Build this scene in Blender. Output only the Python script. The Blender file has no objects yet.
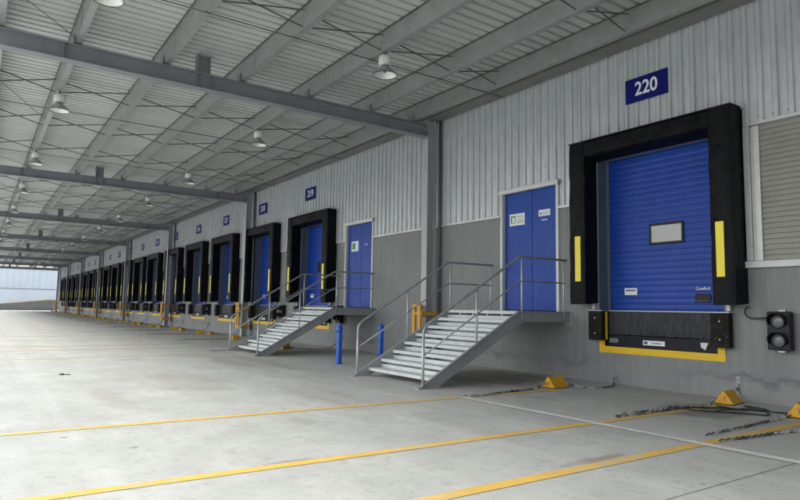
import bpy, math, random
from mathutils import Vector, Matrix
random.seed(7)
S = bpy.context.scene
COL = S.collection

# ------------------------------------------------------------------ camera
CAM_F, CAM_YAW, CAM_PITCH, CAM_ROLL = 612.767, .603, .094, .017     # focal length in px of an 800 px wide frame
CAM_LOC = Vector((0, 10.716, 1.45))
cy_, sy_ = math.cos(CAM_YAW), math.sin(CAM_YAW)
fw = Vector((cy_, -sy_, 0)); rt = Vector((-sy_, -cy_, 0)); up = Vector((0, 0, 1))
cp_, sp_ = math.cos(CAM_PITCH), math.sin(CAM_PITCH)
FW = fw*cp_ + up*sp_; U0 = up*cp_ - fw*sp_
cr_, sr_ = math.cos(CAM_ROLL), math.sin(CAM_ROLL)
RT = rt*cr_ + U0*sr_; UP = U0*cr_ - rt*sr_
cam_d = bpy.data.cameras.new('camera'); cam = bpy.data.objects.new('camera', cam_d); COL.objects.link(cam)
cam_d.sensor_width = 36; cam_d.sensor_fit = 'HORIZONTAL'; cam_d.lens = 36*CAM_F/800
cam_d.clip_start = .05; cam_d.clip_end = 3000
M3 = Matrix((RT, UP, -FW)).transposed()
cam.matrix_world = Matrix.Translation(CAM_LOC) @ M3.to_4x4()
S.camera = cam

# ------------------------------------------------------------------ sky, sun, exposure
SUN_ELEV, SUN_AZ = math.radians(52), math.radians(62)      # azimuth from +X towards +Y (open yard side, down the row)
W = bpy.data.worlds.new('World'); S.world = W; W.use_nodes = True
nt = W.node_tree; nt.nodes.clear()
sky = nt.nodes.new('ShaderNodeTexSky'); sky.sky_type = 'NISHITA'; sky.sun_disc = False
sky.sun_elevation = SUN_ELEV; sky.sun_rotation = math.radians(90) - SUN_AZ
sky.air_density = 1.2; sky.dust_density = 4.0; sky.ozone_density = 1.0
hs = nt.nodes.new('ShaderNodeHueSaturation'); hs.inputs['Saturation'].default_value = .33
bg = nt.nodes.new('ShaderNodeBackground'); bg.inputs['Strength'].default_value = .15
wo = nt.nodes.new('ShaderNodeOutputWorld')
nt.links.new(sky.outputs[0], hs.inputs['Color']); nt.links.new(hs.outputs[0], bg.inputs['Color']); nt.links.new(bg.outputs[0], wo.inputs['Surface'])
sd = bpy.data.lights.new('sun', 'SUN'); sun = bpy.data.objects.new('sun', sd); COL.objects.link(sun)
sd.energy = 1.0; sd.angle = math.radians(38); sd.color = (1, .97, .93)
sdir = Vector((math.cos(SUN_ELEV)*math.cos(SUN_AZ), math.cos(SUN_ELEV)*math.sin(SUN_AZ), math.sin(SUN_ELEV)))
sun.rotation_euler = sdir.to_track_quat('Z', 'Y').to_euler()
S.view_settings.view_transform = 'Standard'; S.view_settings.look = 'None'
S.view_settings.gamma = 1; S.view_settings.use_curve_mapping = False
S.view_settings.exposure = 1.30
S.render.engine = 'CYCLES'
S.cycles.max_bounces = 10; S.cycles.diffuse_bounces = 6

# ------------------------------------------------------------------ materials
def nmat(name):
    m = bpy.data.materials.new(name); m.use_nodes = True
    t = m.node_tree; b = t.nodes['Principled BSDF']
    return m, t, b
def node(t, kind, **kw):
    n = t.nodes.new(kind)
    for k, v in kw.items():
        if k in n.inputs: n.inputs[k].default_value = v
        else: setattr(n, k, v)
    return n
def noise(t, vec, scale, detail=4, rough=.55, stretch=None):
    if stretch:
        mp = t.nodes.new('ShaderNodeMapping'); mp.inputs['Scale'].default_value = stretch
        t.links.new(vec, mp.inputs['Vector']); vec = mp.outputs[0]
    n = node(t, 'ShaderNodeTexNoise', Scale=scale, Detail=detail, Roughness=rough)
    t.links.new(vec, n.inputs['Vector']); return n.outputs['Fac']
def ramp(t, fac, stops):
    r = t.nodes.new('ShaderNodeValToRGB'); e = r.color_ramp.elements
    while len(e) < len(stops): e.new(.5)
    for i, (p, c) in enumerate(stops):
        e[i].position = p; e[i].color = (c, c, c, 1) if isinstance(c, (int, float)) else (*c, 1)
    t.links.new(fac, r.inputs['Fac']); return r.outputs['Color']
def mixc(t, fac, a, b, mode='MIX'):
    m = t.nodes.new('ShaderNodeMix'); m.data_type = 'RGBA'; m.blend_type = mode
    for i, v in ((0, fac), (6, a), (7, b)):
        if isinstance(v, (int, float)): m.inputs[i].default_value = v
        elif isinstance(v, tuple): m.inputs[i].default_value = (*v, 1)
        else: t.links.new(v, m.inputs[i])
    return m.outputs[2]
def bump(t, b, h, strength=.2, dist=.01):
    n = node(t, 'ShaderNodeBump', Strength=strength, Distance=dist); t.links.new(h, n.inputs['Height']); t.links.new(n.outputs[0], b.inputs['Normal'])
def math_(t, op, a, b=0.0, c=None):
    n = t.nodes.new('ShaderNodeMath'); n.operation = op
    for i, v in enumerate((a, b) if c is None else (a, b, c)):
        if isinstance(v, (int, float)): n.inputs[i].default_value = v
        else: t.links.new(v, n.inputs[i])
    return n.outputs[0]
def geo_pos(t): return t.nodes.new('ShaderNodeNewGeometry').outputs['Position']
def objc(t): return t.nodes.new('ShaderNodeTexCoord').outputs['Object']

def simple(name, col, rough=.5, metal=0., var=.12, scale=3., spec=.5, bumpy=0, stretch=None):
    m, t, b = nmat(name)
    p = geo_pos(t)
    f = noise(t, p, scale, 5, .6, stretch)
    c0 = tuple(x*(1-var) for x in col); c1 = tuple(min(1, x*(1+var)) for x in col)
    t.links.new(ramp(t, f, [(.3, c0), (.7, c1)]), b.inputs['Base Color'])
    b.inputs['Roughness'].default_value = rough; b.inputs['Metallic'].default_value = metal
    b.inputs['Specular IOR Level'].default_value = spec
    if bumpy: bump(t, b, noise(t, p, scale*8, 4), bumpy, .005)
    return m

M = {}
def make_floor():
    m, t, b = nmat('concrete_floor'); p = geo_pos(t)
    big = noise(t, p, .22, 6, .6); mid = noise(t, p, 1.3, 7, .65); fine = noise(t, p, 30, 4, .7)
    base = ramp(t, mid, [(.3, (.365, .378, .355)), (.5, (.415, .43, .408)), (.7, (.46, .475, .452))])
    base = mixc(t, ramp(t, big, [(.35, 0.), (.7, .25)]), base, (.51, .525, .505))
    # brown damp stains
    st = noise(t, p, .55, 6, .7, (.45, 1.0, 1)); st = ramp(t, st, [(.54, 0.), (.62, .7), (.8, 1.)])
    st2 = ramp(t, noise(t, p, 4, 6, .7), [(.35, .15), (.65, 1.)])
    sx = t.nodes.new('ShaderNodeSeparateXYZ'); t.links.new(p, sx.inputs[0])
    near = t.nodes.new('ShaderNodeMapRange'); near.inputs[1].default_value = 7.5; near.inputs[2].default_value = 1.5
    t.links.new(sx.outputs['Y'], near.inputs[0])
    stf = math_(t, 'MULTIPLY', math_(t, 'MULTIPLY', st, st2), math_(t, 'MULTIPLY_ADD', near.outputs[0], .72, .22))
    base = mixc(t, stf, base, (.22, .20, .165))
    # local damp and spill patches
    def patch(cx, cy, rx, ry, col, amt, ns):
        nonlocal base
        dx = math_(t, 'DIVIDE', math_(t, 'SUBTRACT', sx.outputs['X'], cx), rx); dy = math_(t, 'DIVIDE', math_(t, 'SUBTRACT', sx.outputs['Y'], cy), ry)
        d = math_(t, 'SQRT', math_(t, 'ADD', math_(t, 'MULTIPLY', dx, dx), math_(t, 'MULTIPLY', dy, dy)))
        d = math_(t, 'ADD', d, math_(t, 'MULTIPLY_ADD', noise(t, p, ns, 6, .7), 1.6, -.8))
        f = ramp(t, d, [(.62, 1.), (1., 0.)]); base = mixc(t, math_(t, 'MULTIPLY', f, amt), base, col)
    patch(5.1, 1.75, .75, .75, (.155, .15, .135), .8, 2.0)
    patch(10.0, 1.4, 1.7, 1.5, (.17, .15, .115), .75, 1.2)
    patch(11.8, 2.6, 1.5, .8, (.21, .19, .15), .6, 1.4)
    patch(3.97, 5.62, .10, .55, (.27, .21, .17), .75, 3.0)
    patch(15.2, 4.9, 2.6, .9, (.25, .23, .19), .55, 1.2)
    patch(12.0, 7.3, 2.2, .8, (.30, .28, .25), .4, 1.5)
    patch(7.2, 7.2, .3, .2, (.26, .24, .21), .35, 4.5)
    patch(10.5, 8.9, 1.6, .25, (.29, .275, .24), .35, 4)
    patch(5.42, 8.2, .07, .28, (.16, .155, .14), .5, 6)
    patch(9.3, 5.9, 2.2, .5, (.29, .27, .235), .45, 2.2)
    # tyre bands running along the row
    band = noise(t, p, 1.0, 3, .5, (.02, 1.6, 1)); base = mixc(t, ramp(t, band, [(.57, 0.), (.62, .22)]), base, (.56, .575, .56))
    band2 = noise(t, p, 1.0, 4, .6, (.05, 2.2, 1)); base = mixc(t, ramp(t, band2, [(.30, .22), (.42, 0.)]), base, (.30, .31, .31))
    spk = ramp(t, noise(t, p, 55, 2, .6), [(.28, .5), (.36, 0.)]); base = mixc(t, spk, base, (.24, .24, .23))
    base = mixc(t, ramp(t, fine, [(.3, .22), (.7, 0.)]), base, (.30, .31, .30))
    # trowel streaks, drips and hairline cracks
    base = mixc(t, ramp(t, noise(t, p, 5, 6, .7, (.12, 1.6, 1)), [(.30, .34), (.48, 0.)]), base, (.30, .305, .285))
    base = mixc(t, ramp(t, noise(t, p, 7, 8, .8), [(.38, .55), (.48, 0.)]), base, (.27, .27, .245))
    base = mixc(t, ramp(t, noise(t, p, 16, 8, .85), [(.55, 0.), (.68, .35)]), base, (.62, .64, .61))
    vd = node(t, 'ShaderNodeTexVoronoi', Scale=1.7); t.links.new(p, vd.inputs['Vector'])
    dm = ramp(t, noise(t, p, .45, 3), [(.5, 0.), (.6, 1.)])
    dr = ramp(t, math_(t, 'MULTIPLY_ADD', noise(t, p, 14, 3), .12, vd.outputs['Distance']), [(.10, .75), (.14, 0.)])
    base = mixc(t, math_(t, 'MULTIPLY', dr, dm), base, (.17, .165, .15))
    vc = t.nodes.new('ShaderNodeTexVoronoi'); vc.feature = 'DISTANCE_TO_EDGE'; vc.inputs['Scale'].default_value = .19
    wn = t.nodes.new('ShaderNodeTexNoise'); wn.inputs['Scale'].default_value = 1.4; wn.inputs['Detail'].default_value = 6; t.links.new(p, wn.inputs['Vector'])
    va = t.nodes.new('ShaderNodeVectorMath'); va.operation = 'MULTIPLY_ADD'; t.links.new(wn.outputs['Color'], va.inputs[0]); va.inputs[1].default_value = (.9, .9, 0); t.links.new(p, va.inputs[2]); t.links.new(va.outputs[0], vc.inputs['Vector'])
    cr = ramp(t, vc.outputs['Distance'], [(.0009, .12), (.0022, 0.)])
    base = mixc(t, math_(t, 'MULTIPLY', cr, ramp(t, noise(t, p, .3, 2), [(.45, 0.), (.55, 1.)])), base, (.14, .14, .13))
    # saw cut joints
    def joint(coord, off, per, w):
        f = math_(t, 'FRACT', math_(t, 'DIVIDE', math_(t, 'SUBTRACT', coord, off), per))
        return math_(t, 'LESS_THAN', math_(t, 'MULTIPLY', f, per), w)
    j = math_(t, 'MAXIMUM', joint(sx.outputs['X'], 2.85, 14.1, .018), 0.0)
    base = mixc(t, math_(t, 'MULTIPLY', j, .8), base, (.10, .09, .085))
    # brushed grooves, worn away in patches
    wv = node(t, 'ShaderNodeTexWave', Scale=5.5, Distortion=.6); wv.bands_direction = 'X'
    rot = t.nodes.new('ShaderNodeMapping'); rot.inputs['Rotation'].default_value = (0, 0, .12); t.links.new(p, rot.inputs[0]); t.links.new(rot.outputs[0], wv.inputs[0])
    mr = t.nodes.new('ShaderNodeMapRange'); mr.inputs[1].default_value = 5.5; mr.inputs[2].default_value = 9.; mr.inputs[3].default_value = -.12; mr.inputs[4].default_value = .07; t.links.new(sx.outputs['Y'], mr.inputs[0])
    gp = ramp(t, math_(t, 'ADD', noise(t, p, .8, 6, .7), mr.outputs[0]), [(.45, 0.), (.56, 1.)]); gr = math_(t, 'MULTIPLY', ramp(t, wv.outputs['Fac'], [(.0, 1.), (.42, 0.)]), gp)
    base = mixc(t, math_(t, 'MULTIPLY', gr, .6), base, (.27, .28, .28))
    t.links.new(base, b.inputs['Base Color'])
    t.links.new(ramp(t, mid, [(.3, .42), (.7, .62)]), b.inputs['Roughness'])
    b.inputs['Specular IOR Level'].default_value = .25
    bump(t, b, math_(t, 'ADD', fine, math_(t, 'MULTIPLY', gr, -.8)), .12, .006)
    return m
def make_wall_concrete():
    m, t, b = nmat('precast_concrete'); p = geo_pos(t)
    n1 = noise(t, p, .8, 6, .6); n2 = noise(t, p, 3.0, 6, .65, (3.0, 1, .18)); n3 = noise(t, p, 40, 3)
    base = ramp(t, n1, [(.3, (.19, .205, .205)), (.7, (.25, .266, .265))])
    base = mixc(t, ramp(t, n2, [(.42, 0.), (.72, .55)]), base, (.31, .32, .315))
    base = mixc(t, ramp(t, n3, [(.3, .3), (.5, 0.)]), base, (.14, .14, .13))
    sx = t.nodes.new('ShaderNodeSeparateXYZ'); t.links.new(p, sx.inputs[0])
    # panel joints
    f = math_(t, 'FRACT', math_(t, 'DIVIDE', math_(t, 'SUBTRACT', sx.outputs['X'], 4.15), 4.88))
    base = mixc(t, math_(t, 'MULTIPLY', math_(t, 'LESS_THAN', f, .0025), .35), base, (.08, .08, .08))
    # splash stains near the ground with ragged upper edge
    edge = math_(t, 'MULTIPLY_ADD', noise(t, p, 2.2, 6, .65), .75, -.02)
    k = t.nodes.new('ShaderNodeMapRange'); t.links.new(math_(t, 'SUBTRACT', edge, sx.outputs['Z']), k.inputs[0]); k.inputs[1].default_value = -.01; k.inputs[2].default_value = .03
    msk = ramp(t, noise(t, p, .33, 3, .5), [(.47, 0.), (.60, 1.)])
    base = mixc(t, math_(t, 'MULTIPLY', math_(t, 'MULTIPLY', k.outputs[0], .3), math_(t, 'MULTIPLY_ADD', msk, .7, .3)), base, (.31, .31, .30))
    k2 = t.nodes.new('ShaderNodeMapRange'); t.links.new(math_(t, 'ABSOLUTE', math_(t, 'SUBTRACT', edge, math_(t, 'ADD', sx.outputs['Z'], .0))), k2.inputs[0]); k2.inputs[1].default_value = .11; k2.inputs[2].default_value = 0
    base = mixc(t, math_(t, 'MULTIPLY', math_(t, 'MULTIPLY', k2.outputs[0], msk), math_(t, 'MULTIPLY_ADD', n2, 1.5, .05)), base, (.13, .135, .15))
    t.links.new(base, b.inputs['Base Color']); b.inputs['Roughness'].default_value = .8
    bump(t, b, n3, .15, .004); return m
def make_cladding():
    m, t, b = nmat('galvanised_cladding'); p = geo_pos(t)
    n1 = noise(t, p, 1.2, 5, .6, (3.5, 1, .25)); n2 = noise(t, p, 8, 5, .6, (1, 1, .3))
    base = ramp(t, n1, [(.25, (.48, .515, .54)), (.75, (.67, .705, .73))])
    base = mixc(t, ramp(t, n2, [(.35, .3), (.6, 0.)]), base, (.38, .40, .415))
    sx = t.nodes.new('ShaderNodeSeparateXYZ'); t.links.new(p, sx.inputs[0])
    # rows of dark screw heads
    fx = math_(t, 'ABSOLUTE', math_(t, 'SUBTRACT', math_(t, 'FRACT', math_(t, 'DIVIDE', math_(t, 'ADD', sx.outputs['X'], .16), .236)), .5))
    fx = math_(t, 'LESS_THAN', math_(t, 'MULTIPLY', fx, .236), .011)
    zz = None
    for z in (3.93, 4.78):
        q = math_(t, 'LESS_THAN', math_(t, 'ABSOLUTE', math_(t, 'SUBTRACT', sx.outputs['Z'], z)), .013)
        zz = q if zz is None else math_(t, 'MAXIMUM', zz, q)
    base = mixc(t, math_(t, 'MULTIPLY', math_(t, 'MULTIPLY', fx, zz), .6), base, (.05, .05, .05))
    t.links.new(base, b.inputs['Base Color']); b.inputs['Metallic'].default_value = .25; b.inputs['Roughness'].default_value = .4
    return m
def make_deck():
    m, t, b = nmat('roof_sheet'); p = geo_pos(t)
    n1 = noise(t, p, .9, 5, .6, (3, .3, 1)); base = ramp(t, n1, [(.3, (.49, .51, .505)), (.7, (.58, .60, .59))])
    t.links.new(base, b.inputs['Base Color']); b.inputs['Metallic'].default_value = .15; b.inputs['Roughness'].default_value = .5; return m
def make_purlin():
    m, t, b = nmat('galvanised_purlin'); p = geo_pos(t)
    n1 = noise(t, p, 3, 6, .7); n2 = t.nodes.new('ShaderNodeTexVoronoi'); n2.inputs['Scale'].default_value = 45; t.links.new(p, n2.inputs['Vector'])
    base = ramp(t, n1, [(.3, (.29, .308, .31)), (.7, (.39, .41, .412))])
    base = mixc(t, .12, base, n2.outputs['Color'], 'OVERLAY'); base = mixc(t, ramp(t, noise(t, p, 1.7, 7, .75), [(.62, 0.), (.75, .35)]), base, (.24, .225, .20))
    t.links.new(base, b.inputs['Base Color']); b.inputs['Metallic'].default_value = .4; b.inputs['Roughness'].default_value = .45; return m
def make_paint(name, col, wear=.5, thr=.5):
    m, t, b = nmat(name); p = geo_pos(t)
    n = noise(t, p, 9, 8, .75); n2 = noise(t, p, .8, 4)
    f = ramp(t, math_(t, 'MULTIPLY_ADD', n2, .35, math_(t, 'MULTIPLY', n, .8)), [(thr, 0.), (thr+.12, wear)])
    c = mixc(t, f, tuple(col), (.42, .42, .38))
    dirt = ramp(t, noise(t, p, 2.5, 6, .7), [(.35, .35), (.6, 0.)]); c = mixc(t, dirt, c, tuple(x*.6 for x in col))
    t.links.new(c, b.inputs['Base Color']); b.inputs['Roughness'].default_value = .6; return m
def make_worn(name, col, dcol, rough=.6, sc=14, lo=.56, hi=.66, amt=.8, metal=0., stretch=None):
    m, t, b = nmat(name); p = geo_pos(t)
    c = mixc(t, math_(t, 'MULTIPLY', ramp(t, noise(t, p, sc, 7, .7, stretch), [(lo, 0.), (hi, 1.)]), amt), tuple(col), tuple(dcol))
    c2 = mixc(t, ramp(t, noise(t, p, 2.2, 5, .6), [(.3, .3), (.7, 0.)]), c, tuple(x*.6 for x in col))
    t.links.new(c2, b.inputs['Base Color']); b.inputs['Roughness'].default_value = rough; b.inputs['Metallic'].default_value = metal
    bump(t, b, noise(t, p, sc*2, 4), .15, .004); return m
M['floor'] = make_floor(); M['concrete'] = make_wall_concrete(); M['clad'] = make_cladding(); M['deck'] = make_deck(); M['purlin'] = make_purlin()
M['beam'] = simple('grey_painted_steel', (.24, .252, .28), .5, 0, .1, 2)
M['column'] = simple('pale_grey_painted_steel', (.40, .42, .43), .5, 0, .08, 2)
M['flash'] = simple('zinc_flashing', (.55, .565, .56), .4, .3, .1, 3)
M['eave'] = simple('eave_soffit_steel', (.21, .215, .20), .6, .1, .15, 2)
M['rod'] = simple('dark_rod_steel', (.13, .14, .14), .5, .2, .2, 3)
M['white_line'] = make_paint('worn_white_paint', (.66, .67, .66), .55, .55)
M['yellow_line'] = make_paint('worn_yellow_paint', (.64, .42, .085), .8, .57)
M['yellow'] = make_worn('yellow_paint', (.80, .52, .01), (.35, .24, .05), .5, 18, .6, .72, .5)
M['reflector'] = simple('yellow_marker', (.88, .74, .03), .4, 0, .05, 4)
M['chock'] = make_worn('orange_yellow_paint', (.68, .36, .01), (.25, .15, .04), .55, 12, .55, .7, .6)
M['guard'] = make_worn('amber_guard_paint', (.68, .35, .03), (.2, .12, .05), .5, 14, .6, .75, .5)
def make_blue(name, col, rough):
    m, t, b = nmat(name); p = geo_pos(t)
    c = ramp(t, noise(t, p, 1.6, 5, .6), [(.3, tuple(x*.88 for x in col)), (.7, tuple(x*1.1 for x in col))])
    dust = ramp(t, noise(t, p, 5, 6, .7, (1, 1, .25)), [(.5, 0.), (.8, .16)]); c = mixc(t, math_(t, 'MULTIPLY', dust, .5), c, (.3, .34, .42)); c = mixc(t, ramp(t, noise(t, p, 3.5, 8, .8, (.5, 1, 2.5)), [(.30, .35), (.42, 0.)]), c, tuple(x*.45 for x in col)); c = mixc(t, ramp(t, noise(t, p, 11, 8, .8, (.35, 1, 2)), [(.66, 0.), (.72, .3)]), c, (.22, .26, .38)); b.inputs['Specular IOR Level'].default_value = .3
    t.links.new(c, b.inputs['Base Color']); b.inputs['Roughness'].default_value = rough; return m
M['blue_door'] = make_blue('blue_sheet_paint', (.005, .052, .35), .4)
M['blue_leaf'] = make_blue('blue_leaf_paint', (.006, .054, .33), .42)
M['blue_post'] = simple('blue_bollard_paint', (.01, .10, .55), .35, 0, .15, 6)
M['blue_sign'] = simple('navy_sign', (.006, .010, .15), .4, 0, .05, 4, .2)
M['white'] = simple('white_letter', (.8, .82, .83), .5, 0, .03, 4)
M['offwhite'] = simple('off_white_paint', (.62, .65, .66), .45, 0, .08, 4)
def make_pad():
    m, t, b = nmat('black_vinyl'); p = geo_pos(t)
    t.links.new(ramp(t, noise(t, p, 3, 5), [(.3, (.003, .0032, .004)), (.7, (.008, .0085, .011))]), b.inputs['Base Color'])
    cr = noise(t, p, 2.6, 3, .55, (1, 1, .8))
    b.inputs['Roughness'].default_value = .5; b.inputs['Specular IOR Level'].default_value = .13
    bump(t, b, math_(t, 'ADD', cr, math_(t, 'MULTIPLY', noise(t, p, 9, 4, .6, (1, 1, .35)), .5)), .9, .05); return m
M['pad'] = make_pad()
M['jamb'] = simple('slate_jamb', (.095, .12, .175), .5, 0, .1, 3)
M['rubber'] = make_worn('rubber_bumper', (.014, .013, .013), (.17, .10, .05), .8, 11, .54, .68, .5)
M['steel_dark'] = make_worn('scuffed_black_steel', (.028, .03, .036), (.11, .115, .125), .5, 9, .5, .7, .8, .2, (6, 1, .5))
M['beam_dark'] = make_worn('navy_black_steel', (.010, .011, .017), (.25, .25, .25), .45, 26, .66, .72, .7)
M['black'] = simple('black_plastic', (.015, .015, .017), .4, 0, .2, 5)
for k_ in ('rubber', 'steel_dark', 'beam_dark', 'black'): M[k_].node_tree.nodes['Principled BSDF'].inputs['Specular IOR Level'].default_value = .22
M['dark'] = simple('interior_shade_black', (.01, .01, .012), .9, 0, .1, 5)  # near black standing in for unlit space behind openings and gaps
M['lens'] = simple('grey_unlit_lens', (.15, .155, .165), .15, 0, .25, 30)
M['pane'] = simple('frosted_pane', (.42, .44, .44), .25, 0, .08, 6)
M['pane_dark'] = simple('dark_pane', (.02, .022, .03), .15, 0, .1, 6)
M['galv'] = make_worn('galvanised_steel', (.50, .53, .545), (.66, .68, .69), .4, 20, .45, .7, .6, .3)
M['tread'] = make_worn('galvanised_tread', (.58, .62, .63), (.36, .37, .36), .5, 7, .5, .75, .7, .1)
M['stringer'] = make_worn('grey_stringer_steel', (.36, .375, .39), (.46, .475, .49), .5, 10, .5, .7, .6, .2)
M['rail'] = make_worn('grey_rail_steel', (.34, .355, .37), (.5, .51, .52), .4, 20, .5, .7, .6, .35)
M['louver'] = simple('khaki_grey_slats', (.36, .36, .33), .55, 0, .08, 2)
def make_chain():
    m, t, b = nmat('zinc_chain'); r = t.nodes.new('ShaderNodeNewGeometry').outputs['Random Per Island']
    t.links.new(ramp(t, r, [(.25, (.06, .06, .062)), (.5, (.20, .20, .205)), (.8, (.48, .49, .50))]), b.inputs['Base Color'])
    b.inputs['Metallic'].default_value = .4; b.inputs['Roughness'].default_value = .35; return m
M['chain'] = make_chain()
M['cable'] = simple('black_cable', (.02, .02, .02), .5, 0, .2, 8)
M['green'] = simple('green_notice', (.02, .28, .10), .5, 0, .05, 4)
M['ink'] = simple('grey_print', (.16, .18, .19), .6, 0, .1, 4)
M['blue_ink'] = simple('blue_print', (.02, .05, .35), .6, 0, .1, 4)
M['far_wall'] = simple('pale_blue_cladding', (.70, .78, .86), .45, 0, .05, .4)
M['far_wall2'] = simple('pale_blue_panel', (.76, .83, .90), .45, 0, .04, .4)
M['ramp'] = make_worn('ramp_concrete', (.20, .20, .20), (.3, .3, .29), .8, 1.5, .45, .65, .5)
M['brown'] = simple('red_brown_rag', (.30, .06, .03), .8, 0, .2, 20)
M['seal'] = simple('white_seal', (.6, .62, .64), .5, 0, .05, 4)
M['alu'] = simple('spun_aluminium', (.42, .43, .42), .35, .6, .1, 6)
M['lamp_white'] = simple('white_lamp_housing', (.72, .74, .72), .4, 0, .04, 6)
M['lamp_in'] = simple('bright_reflector_inside', (.8, .84, .8), .25, .3, .1, 8)

# ------------------------------------------------------------------ mesh builder
class MB:
    def __init__(s): s.v = []; s.f = []; s.sm = []
    def add(s, vs, fs, smooth=False):
        n = len(s.v); s.v += [tuple(v) for v in vs]; s.f += [tuple(i+n for i in f) for f in fs]; s.sm += [smooth]*len(fs); return s
    def box(s, x0, x1, y0, y1, z0, z1):
        x0, x1 = sorted((x0, x1)); y0, y1 = sorted((y0, y1)); z0, z1 = sorted((z0, z1))
        return s.add([(x0,y0,z0),(x1,y0,z0),(x1,y1,z0),(x0,y1,z0),(x0,y0,z1),(x1,y0,z1),(x1,y1,z1),(x0,y1,z1)],
              [(0,3,2,1),(4,5,6,7),(0,1,5,4),(1,2,6,5),(2,3,7,6),(3,0,4,7)])
    def quad(s, a, b, c, d): return s.add([a,b,c,d], [(0,1,2,3)])
    def prism(s, pts, vec):                 # planar polygon swept along a vector
        n = len(pts); v = Vector(vec); P = [Vector(p) for p in pts]
        return s.add([p for p in P]+[p+v for p in P], [tuple(range(n))[::-1], tuple(range(n, 2*n))]+[(i,(i+1)%n,n+(i+1)%n,n+i) for i in range(n)])
    def tube(s, pts, r, n=8, closed=False, cap=True):
        P = [Vector(p) for p in pts]; m = len(P); rings = []
        tang = []
        for i in range(m):
            a = P[i-1] if (i > 0 or closed) else P[i]; b = P[(i+1) % m] if (i < m-1 or closed) else P[i]
            tang.append((b-a).normalized())
        t0 = tang[0]; ref = Vector((0,0,1)) if abs(t0.z) < .9 else Vector((1,0,0))
        u = t0.cross(ref).normalized()
        vs = []
        for i in range(m):
            t = tang[i]; u = (u - t*u.dot(t)).normalized(); w = t.cross(u)
            rr = r[i] if isinstance(r, (list, tuple)) else r
            for k in range(n):
                a = 2*math.pi*k/n; vs.append(P[i]+(u*math.cos(a)+w*math.sin(a))*rr)
        fs = []
        for i in range(m if closed else m-1):
            j = (i+1) % m
            for k in range(n): fs.append((i*n+k, i*n+(k+1)%n, j*n+(k+1)%n, j*n+k))
        s.add(vs, fs, True)
        if cap and not closed:
            b = len(s.v)-len(vs); s.f.append(tuple(b+k for k in range(n))[::-1]); s.f.append(tuple(b+(m-1)*n+k for k in range(n))); s.sm += [False, False]
        return s
    def lathe(s, prof, o, n=20, axis='z', smooth=True):
        o = Vector(o); vs = []
        for r, h in prof:
            for k in range(n):
                a = 2*math.pi*k/n
                if axis == 'z': vs.append(o+Vector((r*math.cos(a), r*math.sin(a), h)))
                else: vs.append(o+Vector((r*math.cos(a), h, r*math.sin(a))))
        fs = [(i*n+k, i*n+(k+1)%n, (i+1)*n+(k+1)%n, (i+1)*n+k) for i in range(len(prof)-1) for k in range(n)]
        return s.add(vs, fs, smooth)
    def build(s, name, mat, parent=None, bevel=0, loc=None, smooth_ang=None):
        me = bpy.data.meshes.new(name); me.from_pydata(s.v, [], s.f); me.materials.append(M[mat] if isinstance(mat, str) else mat)
        me.polygons.foreach_set('use_smooth', s.sm); me.update()
        o = bpy.data.objects.new(name, me); COL.objects.link(o)
        if parent: o.parent = parent
        if loc: o.location = loc
        if bevel:
            b = o.modifiers.new('bevel', 'BEVEL'); b.width = bevel; b.segments = 2; b.limit_method = 'ANGLE'
        return o
def tag(o, label=None, cat=None, group=None, kind=None):
    if label: o['label'] = label
    if cat: o['category'] = cat
    if group: o['group'] = group
    if kind: o['kind'] = kind
    return o
def thing(name, label, cat, loc=(0,0,0), group=None, rz=0):
    o = bpy.data.objects.new(name, None); COL.objects.link(o); o.location = loc; o.rotation_euler = (0,0,rz); o.empty_display_size = .2
    return tag(o, label, cat, group)
def copy_tree(o, parent=None):
    c = o.copy(); COL.objects.link(c)
    if parent: c.parent = parent
    for ch in list(o.children): copy_tree(ch, c)
    return c
def text_mesh(s, size, bold=0., depth=.002, spacing=1.0):
    cu = bpy.data.curves.new('txt', 'FONT'); cu.body = s; cu.size = size; cu.offset = bold; cu.extrude = depth; cu.align_x = 'CENTER'; cu.align_y = 'CENTER'; cu.space_character = spacing
    o = bpy.data.objects.new('txt', cu); COL.objects.link(o)
    dg = bpy.context.evaluated_depsgraph_get(); me = bpy.data.meshes.new_from_object(o.evaluated_get(dg))
    bpy.data.objects.remove(o); bpy.data.curves.remove(cu); return me
def wall_text(name, s, size, x, y, z, mat, parent, bold=0., rot=0., sx=1., spacing=1.0):
    me = text_mesh(s, size, 0, .0015, spacing)
    if bold:            # heavier strokes from shifted copies, each a hair in front of the last
        vs = [v.co.copy() for v in me.vertices]; fs = [tuple(p.vertices) for p in me.polygons]; V = []; Fc = []
        for k, (dx, dy) in enumerate(((0,0),(bold,0),(-bold,0),(0,bold),(0,-bold),(bold*.7,bold*.7),(-bold*.7,bold*.7),(bold*.7,-bold*.7),(-bold*.7,-bold*.7))):
            n = len(V); V += [(v.x+dx, v.y+dy, v.z+k*.0003) for v in vs]; Fc += [tuple(i+n for i in f) for f in fs]
        me = bpy.data.meshes.new(name); me.from_pydata(V, [], Fc); me.update()
    me.materials.clear(); me.materials.append(M[mat])
    # readable from the yard: text right = -X, text up = +Z, normal +Y
    R = Matrix(((-1,0,0),(0,0,1),(0,1,0))).to_4x4() @ Matrix.Rotation(rot, 4, 'Z') @ Matrix.Diagonal((sx,1,1,1))
    me.transform(R); o = bpy.data.objects.new(name, me); COL.objects.link(o); o.parent = parent; o.location = (x, y, z); return o

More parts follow.
